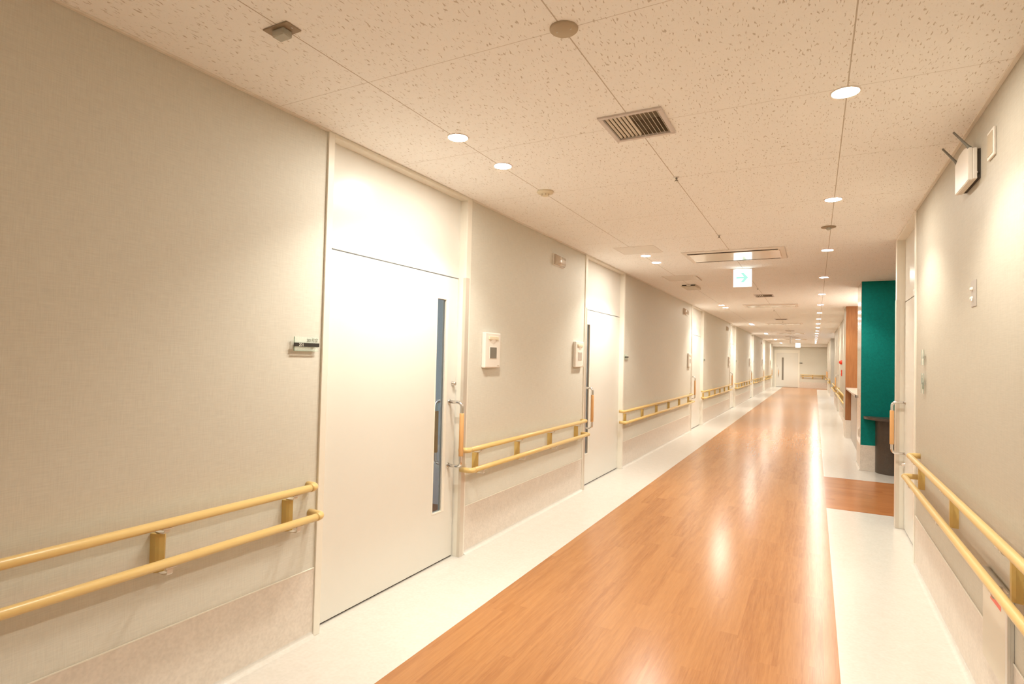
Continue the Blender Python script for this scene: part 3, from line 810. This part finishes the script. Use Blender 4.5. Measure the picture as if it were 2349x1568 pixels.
def vent(v, label, fine):
    x0, x1, y0, y1 = v; cx, cy = (x0+x1)/2, (y0+y1)/2
    root = empty('ceiling_vent', (cx, cy, H)); tag(root, label, 'air vent', 'square ceiling air grilles')
    hx, hy = (x1-x0)/2, (y1-y0)/2; w = .022
    f = MB(); f.box(-hx, hx, -hy, -hy+w, -.009, .004, .002, 1); f.box(-hx, hx, hy-w, hy, -.009, .004, .002, 1); f.box(-hx, -hx+w, -hy+w, hy-w, -.009, .004, .002, 1); f.box(hx-w, hx, -hy+w, hy-w, -.009, .004, .002, 1)
    f.build('frame', 'ventframe', root)
    d = MB(); d.box(-hx+.016, hx-.016, -hy+.016, hy-.016, .085, .095); d.box(-hx+.016, -hx+.018, -hy+.016, hy-.016, .0, .09); d.box(hx-.018, hx-.016, -hy+.016, hy-.016, .0, .09); d.box(-hx+.016, hx-.016, hy-.018, hy-.016, 0, .09); d.box(-hx+.016, hx-.016, -hy+.016, -hy+.018, 0, .09)
    d.build('duct_box', 'ductdark', root)
    n = 13 if fine else 9
    for i in range(n):
        t = (i+.5)/n; x = -hx+w + (2*hx-2*w)*t
        ang = math.radians(-36) if t < .5 else math.radians(57)
        s = MB(); hw_ = .0058 if t < .5 else .0085; s.box(-hw_, hw_, -hy+w, hy-w, -.0009, .0009)
        s.xf(Matrix.Translation((x, 0, .004)) @ Matrix.Rotation(ang, 4, 'Y'))
        s.build('slat', 'ventslat', root)
    return root
M['ventframe'] = simple('pale_grey_grille', (.62, .57, .55), .45)
M['ventslat'] = simple('pale_grille_slat', (.74, .70, .62), .45)
M['ductdark'] = simple('dark_duct_lining', (.40, .34, .25), .9)
for i, v in enumerate(VENTS):
    vent(v, ['square slatted air vent nearest in the ceiling, beyond the round cover', 'slatted air vent behind the lit arrow sign', 'slatted air vent, third from the camera along the ceiling',
             'slatted air vent, fourth from the camera along the ceiling', 'slatted air vent farthest from the camera along the ceiling'][i], i == 0)

def cassette(y0, y1, x0, x1, label, opened):
    cx, cy = (x0+x1)/2, (y0+y1)/2; root = empty('air_conditioner', (cx, cy, H)); tag(root, label, 'air conditioner', 'ceiling cassette air conditioners')
    hx, hy = (x1-x0)/2, (y1-y0)/2
    b = MB(); b.box(-hx, hx, -hy, hy, -.008, 0, .003, 1); b.build('panel', 'acpanel', root)
    c = MB(); c.box(-hx+.05, hx-.05, -hy+.135, hy-.085, -.013, -.007, .003, 1); c.build('intake_cover', 'acgloss', root)
    for y in (-hy+.105, hy-.06):
        s = MB(); s.box(-hx+.045, hx-.065, y-.016, y+.016, -.0086, -.0075); s.build('air_slot', 'gap' if opened else 'cover', root)
        f = MB(); f.box(-hx+.047, hx-.067, y+.003, y+.016, -.011, -.0085); 
        fl = f.build('louvre', 'white' if not opened else 'gap', root)
M['acpanel'] = simple('ac_panel', (.78, .74, .69), .4)
M['acgloss'] = simple('ac_glossy_cover', (.74, .68, .60), .12)
cassette(6.155, 6.85, .975, 1.975, 'long ceiling air conditioner with dark slots in front of the lit arrow sign', True)
cassette(12.2, 12.87, .955, 1.955, 'long ceiling air conditioner, second from the camera', False)
cassette(18.1, 18.75, .955, 1.945, 'long ceiling air conditioner, third from the camera', False)
cassette(24.1, 24.75, .95, 1.94, 'long ceiling air conditioner, fourth from the camera', False)
cassette(30.1, 30.75, .95, 1.94, 'long ceiling air conditioner farthest from the camera', False)

# motion sensor
r = empty('motion_sensor', (.549, 1.368, H)); tag(r, 'square bronze-grey ceiling plate with pale boxy lens at top left', 'sensor')
MB().box(-.062, .062, -.034, .034, -.005, 0, .002, 1).build('base_plate', 'greyplate', r)
b = MB(); b.box(-.030, .030, -.020, .022, -.030, -.004, .006, 3); b.build('sensor_lens', 'frosty', r)
MB().lathe([(.004, 0), (.003, -.002)], (.05, 0, -.005), 10).build('screw', 'steel', r)
# round cover
r = empty('ceiling_cover', (1.461, 1.800, H)); tag(r, 'round grey-beige blank cover on the ceiling joint', 'ceiling cover')
MB().lathe([(.050, 0), (.050, -.004), (.047, -.007), (0, -.008)], (0, 0, 0), 40).build('cover_disc', 'cover', r)
for x in (-.026, .026): MB().lathe([(.003, 0), (.002, -.0015)], (x, 0, -.0075), 10).build('screw', 'satin', r)
# smoke detector
r = empty('smoke_detector', (.583, 3.552, H)); tag(r, 'flat cream smoke detector on the ceiling past the first pair of downlights', 'smoke detector')
MB().lathe([(.058, 0), (.058, -.008), (.050, -.016), (.026, -.018), (.024, -.030), (.018, -.033), (0, -.033)], (0, 0, 0), 36).build('detector_body', 'cream', r)
for k in range(6):
    a = k*PI/3; MB().box(-.004, .004, -.002, .002, -.030, -.018).xf(Matrix.Rotation(a, 4, 'Z') @ Matrix.Translation((.0245, 0, 0))).build('air_slot', 'cover', r)
# sprinklers along the middle joint
SPR = [(1.470, 3.597), (1.467, 5.422), (1.455, 9.56), (1.45, 13.62), (1.44, 17.6)]
SN = ['nearest the camera', 'second from the camera, before the long air conditioner', 'third from the camera, behind the arrow sign', 'fourth from the camera', 'fifth from the camera']
for i, (x, y) in enumerate(SPR):
    r = empty('sprinkler', (x, y, H)); tag(r, 'tiny ceiling sprinkler on the middle joint, ' + SN[i], 'sprinkler', 'sprinklers on the middle ceiling joint')
    MB().lathe([(.017, 0), (.017, -.003), (.009, -.006)], (0, 0, 0), 20).build('rosette', 'satin', r)
    MB().lathe([(.006, -.005), (.006, -.012), (.003, -.014), (.003, -.020), (.011, -.021), (.011, -.0225)], (0, 0, 0), 16).build('spray_head', 'antenna', r)
# occupancy sensor on the right row
r = empty('ceiling_sensor', (2.340, 5.421, H)); tag(r, 'flat round grey sensor between two downlights of the right-hand row', 'sensor')
MB().lathe([(.056, 0), (.056, -.005), (.050, -.008), (.022, -.009)], (0, 0, 0), 32).build('base_plate', 'greyplate', r)
MB().lathe([(.022, -.008), (.019, -.020), (.010, -.027), (0, -.029)], (0, 0, 0), 24).build('sensor_lens', 'frosty', r)
# access hatches
for (x0, x1, y0, y1, lb) in ((.383, .81, 5.652, 6.06, 'flush square ceiling hatch before the second left door'), (.375, .79, 7.79, 8.33, 'flush square ceiling hatch past the second left door')):
    r = empty('access_hatch', ((x0+x1)/2, (y0+y1)/2, H)); tag(r, lb, 'ceiling hatch', 'ceiling access hatches'); a, b = (x1-x0)/2, (y1-y0)/2
    m = MB(); w = .010; m.box(-a, a, -b, -b+w, -.003, 0); m.box(-a, a, b-w, b, -.003, 0); m.box(-a, -a+w, -b+w, b-w, -.003, 0); m.box(a-w, a, -b+w, b-w, -.003, 0)
    m.build('hatch_frame', 'acpanel', r)
    MB().box(-a+w+.002, a-w-.002, -b+w+.002, b-w-.002, -.002, 0).build('hatch_panel', 'white_ceiling', r)
    MB().lathe([(.008, 0), (.007, -.003)], (0, -b+.04, -.002), 12).build('latch', 'satin', r)
# motion sensor box and emergency lamp past the second door
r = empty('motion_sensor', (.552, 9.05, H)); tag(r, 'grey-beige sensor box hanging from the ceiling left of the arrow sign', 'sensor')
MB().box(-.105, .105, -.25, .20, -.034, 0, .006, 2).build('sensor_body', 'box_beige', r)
MB().box(-.095, .095, -.2525, -.248, -.020, -.003).build('front_shade', 'gap', r)  # dark plate stands in for shade on the unlit front face
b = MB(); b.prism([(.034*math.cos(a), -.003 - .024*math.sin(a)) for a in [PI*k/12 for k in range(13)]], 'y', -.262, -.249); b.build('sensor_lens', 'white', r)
r = empty('emergency_lamp', (.80, 8.12, H)); tag(r, 'small pale strip lamp on the ceiling left of the arrow sign', 'ceiling light')
MB().box(-.022, .022, -.23, .23, -.016, 0, .005, 2).build('diffuser', 'white', r)

def arrow_sign(x0, x1, y, z0, z1, label, arrow):
    cx = (x0+x1)/2; root = empty('arrow_sign', (cx, y, H)); tag(root, label, 'sign'); w, h = (x1-x0)/2, z1-z0; a, b = z0-H, z1-H
    MB().box(-w-.005, w+.005, .001, .028, a-.004, b+.004, .003, 2).build('sign_case', 'white', root)
    MB().box(-w*.82, w*.82, .008, .022, b+.003, 0).build('ceiling_bracket', 'white', root)
    f = MB().box(-w, w, -.0015, .001, a, b).build('lit_face', 'sign_face', root)
    if arrow:
        m = (a+b)/2 + .004; g = MB()
        def P(u, v): return (w*u, m + w*v)
        g.prism([P(-.70, .115), P(.35, .115), P(.35, -.115), P(-.70, -.115)], 'y', -.0035, -.0012)
        g.prism([P(-.22, .58), P(.12, .58), P(.64, .0), P(.22, .0)], 'y', -.0034, -.0012)
        g.prism([P(-.24, -.58), P(.12, -.58), P(.64, .0), P(.22, .0)], 'y', -.0034, -.0012)
        g.build('green_arrow', 'sign_green', f)
    return root
arrow_sign(1.351, 1.558, 7.46, 2.373, 2.588, 'lit white ceiling sign with a green arrow pointing right', True)
arrow_sign(1.335, 1.566, 34.0, 2.29, 2.53, 'small distant lit white sign hanging before the end wall', False)
# hanging sign seen edge-on
r = empty('hanging_sign', (1.33, 27.0, H)); tag(r, 'white ceiling sign seen edge-on far down the corridor', 'sign')
MB().box(-.20, .20, -.03, .03, -.02, 0).build('ceiling_plate', 'white', r)
MB().box(-.035, .035, -.35, .35, -.30, -.02, .004, 1).build('sign_board', 'white', r)

# ------------------------------------------------------------------ lights
SPOT_P, SPOT_A, SPOT_B = 20.0, math.radians(120), .48
WARM = (.94, .90, .775)
def spot(x, y, parent=None, p=1.0):
    ld = bpy.data.lights.new('downlight_beam', 'SPOT'); ld.energy = SPOT_P*p; ld.color = WARM; ld.spot_size = SPOT_A; ld.spot_blend = SPOT_B; ld.shadow_soft_size = .045
    o = bpy.data.objects.new('downlight_beam', ld); COL.objects.link(o); o.location = (x, y, H-.006)
    if parent: o.parent = parent; o.location = (0, 0, -.006)
    return o
for (x, y, r) in LIGHTS: spot(x, y, r)
for y in (.95, -.85, -2.6): spot(2.352, y)
spot(.57, -2.3); spot(.57, -2.8)
def area(name, loc, rot, sx, sy, p, col):
    ld = bpy.data.lights.new(name, 'AREA'); ld.shape = 'RECTANGLE'; ld.size = sx; ld.size_y = sy; ld.energy = p; ld.color = col
    o = bpy.data.objects.new(name, ld); COL.objects.link(o); o.location = loc; o.rotation_euler = rot
    return o
# nurse station ceiling lamps and side passage / lobby lamps, added station and ward fill lights
area('station_lamp', (4.6, 11.5, 2.55), (0, 0, 0), 1.2, .6, 14, (1, .86, .66))
area('station_ceiling_fill', (3.6, 11.4, 2.0), (PI, 0, 0), .3, 1.6, 7, (1, .90, .74))  # unseen upward light added to brighten the ceiling by the station
area('ward_fill', (-3.9, 6.9, 1.6), (0, math.radians(-90), 0), 1.2, 1.6, 17, (.80, .90, 1.0))  # unseen cool fill added to light the ward behind the door slits
area('ward_fill', (-3.9, 2.6, 1.6), (0, math.radians(-90), 0), 1.2, 1.6, 17, (.80, .90, 1.0))  # same added fill behind the nearest door
area('lobby_lamp', (5.2, 26.5, 2.55), (0, 0, 0), 1.0, 1.0, 12, (.9, .93, 1.0))

w = bpy.data.worlds.new('World'); SC.world = w; w.use_nodes = True
w.node_tree.nodes['Background'].inputs[0].default_value = (.9, .8, .65, 1); w.node_tree.nodes['Background'].inputs[1].default_value = .02

# ------------------------------------------------------------------ camera
f_px, yaw, pitch, roll = 1299.93, -.49095, .025644, .023822
fw = Vector((math.sin(yaw)*math.cos(pitch), math.cos(yaw)*math.cos(pitch), math.sin(pitch)))
rt = Vector((math.cos(yaw), -math.sin(yaw), 0)); up = rt.cross(fw)
c_, s_ = math.cos(roll), math.sin(roll)
r2 = rt*c_ + up*s_; u2 = up*c_ - rt*s_
cd = bpy.data.cameras.new('camera'); cam = bpy.data.objects.new('camera', cd); COL.objects.link(cam)
cd.sensor_fit = 'HORIZONTAL'; cd.sensor_width = 36; cd.lens = f_px*36/2349; cd.clip_start = .05; cd.clip_end = 200
mt = Matrix.Identity(4)
for i in range(3): mt[i][0] = r2[i]; mt[i][1] = u2[i]; mt[i][2] = -fw[i]
mt.translation = Vector((2.24684, 0, 1.44723)); cam.matrix_world = mt
SC.camera = cam

SC.view_settings.view_transform = 'Standard'; SC.view_settings.look = 'None'; SC.view_settings.gamma = 1.0
SC.view_settings.use_curve_mapping = False
SC.view_settings.exposure = 2.2
SC.cycles.use_denoising = True; SC.cycles.denoising_prefilter = 'FAST'
SC.cycles.max_bounces = 10; SC.cycles.diffuse_bounces = 6; SC.cycles.glossy_bounces = 4; SC.cycles.transmission_bounces = 6
SC.cycles.caustics_reflective = False; SC.cycles.caustics_refractive = False
SC.cycles.sample_clamp_indirect = 4
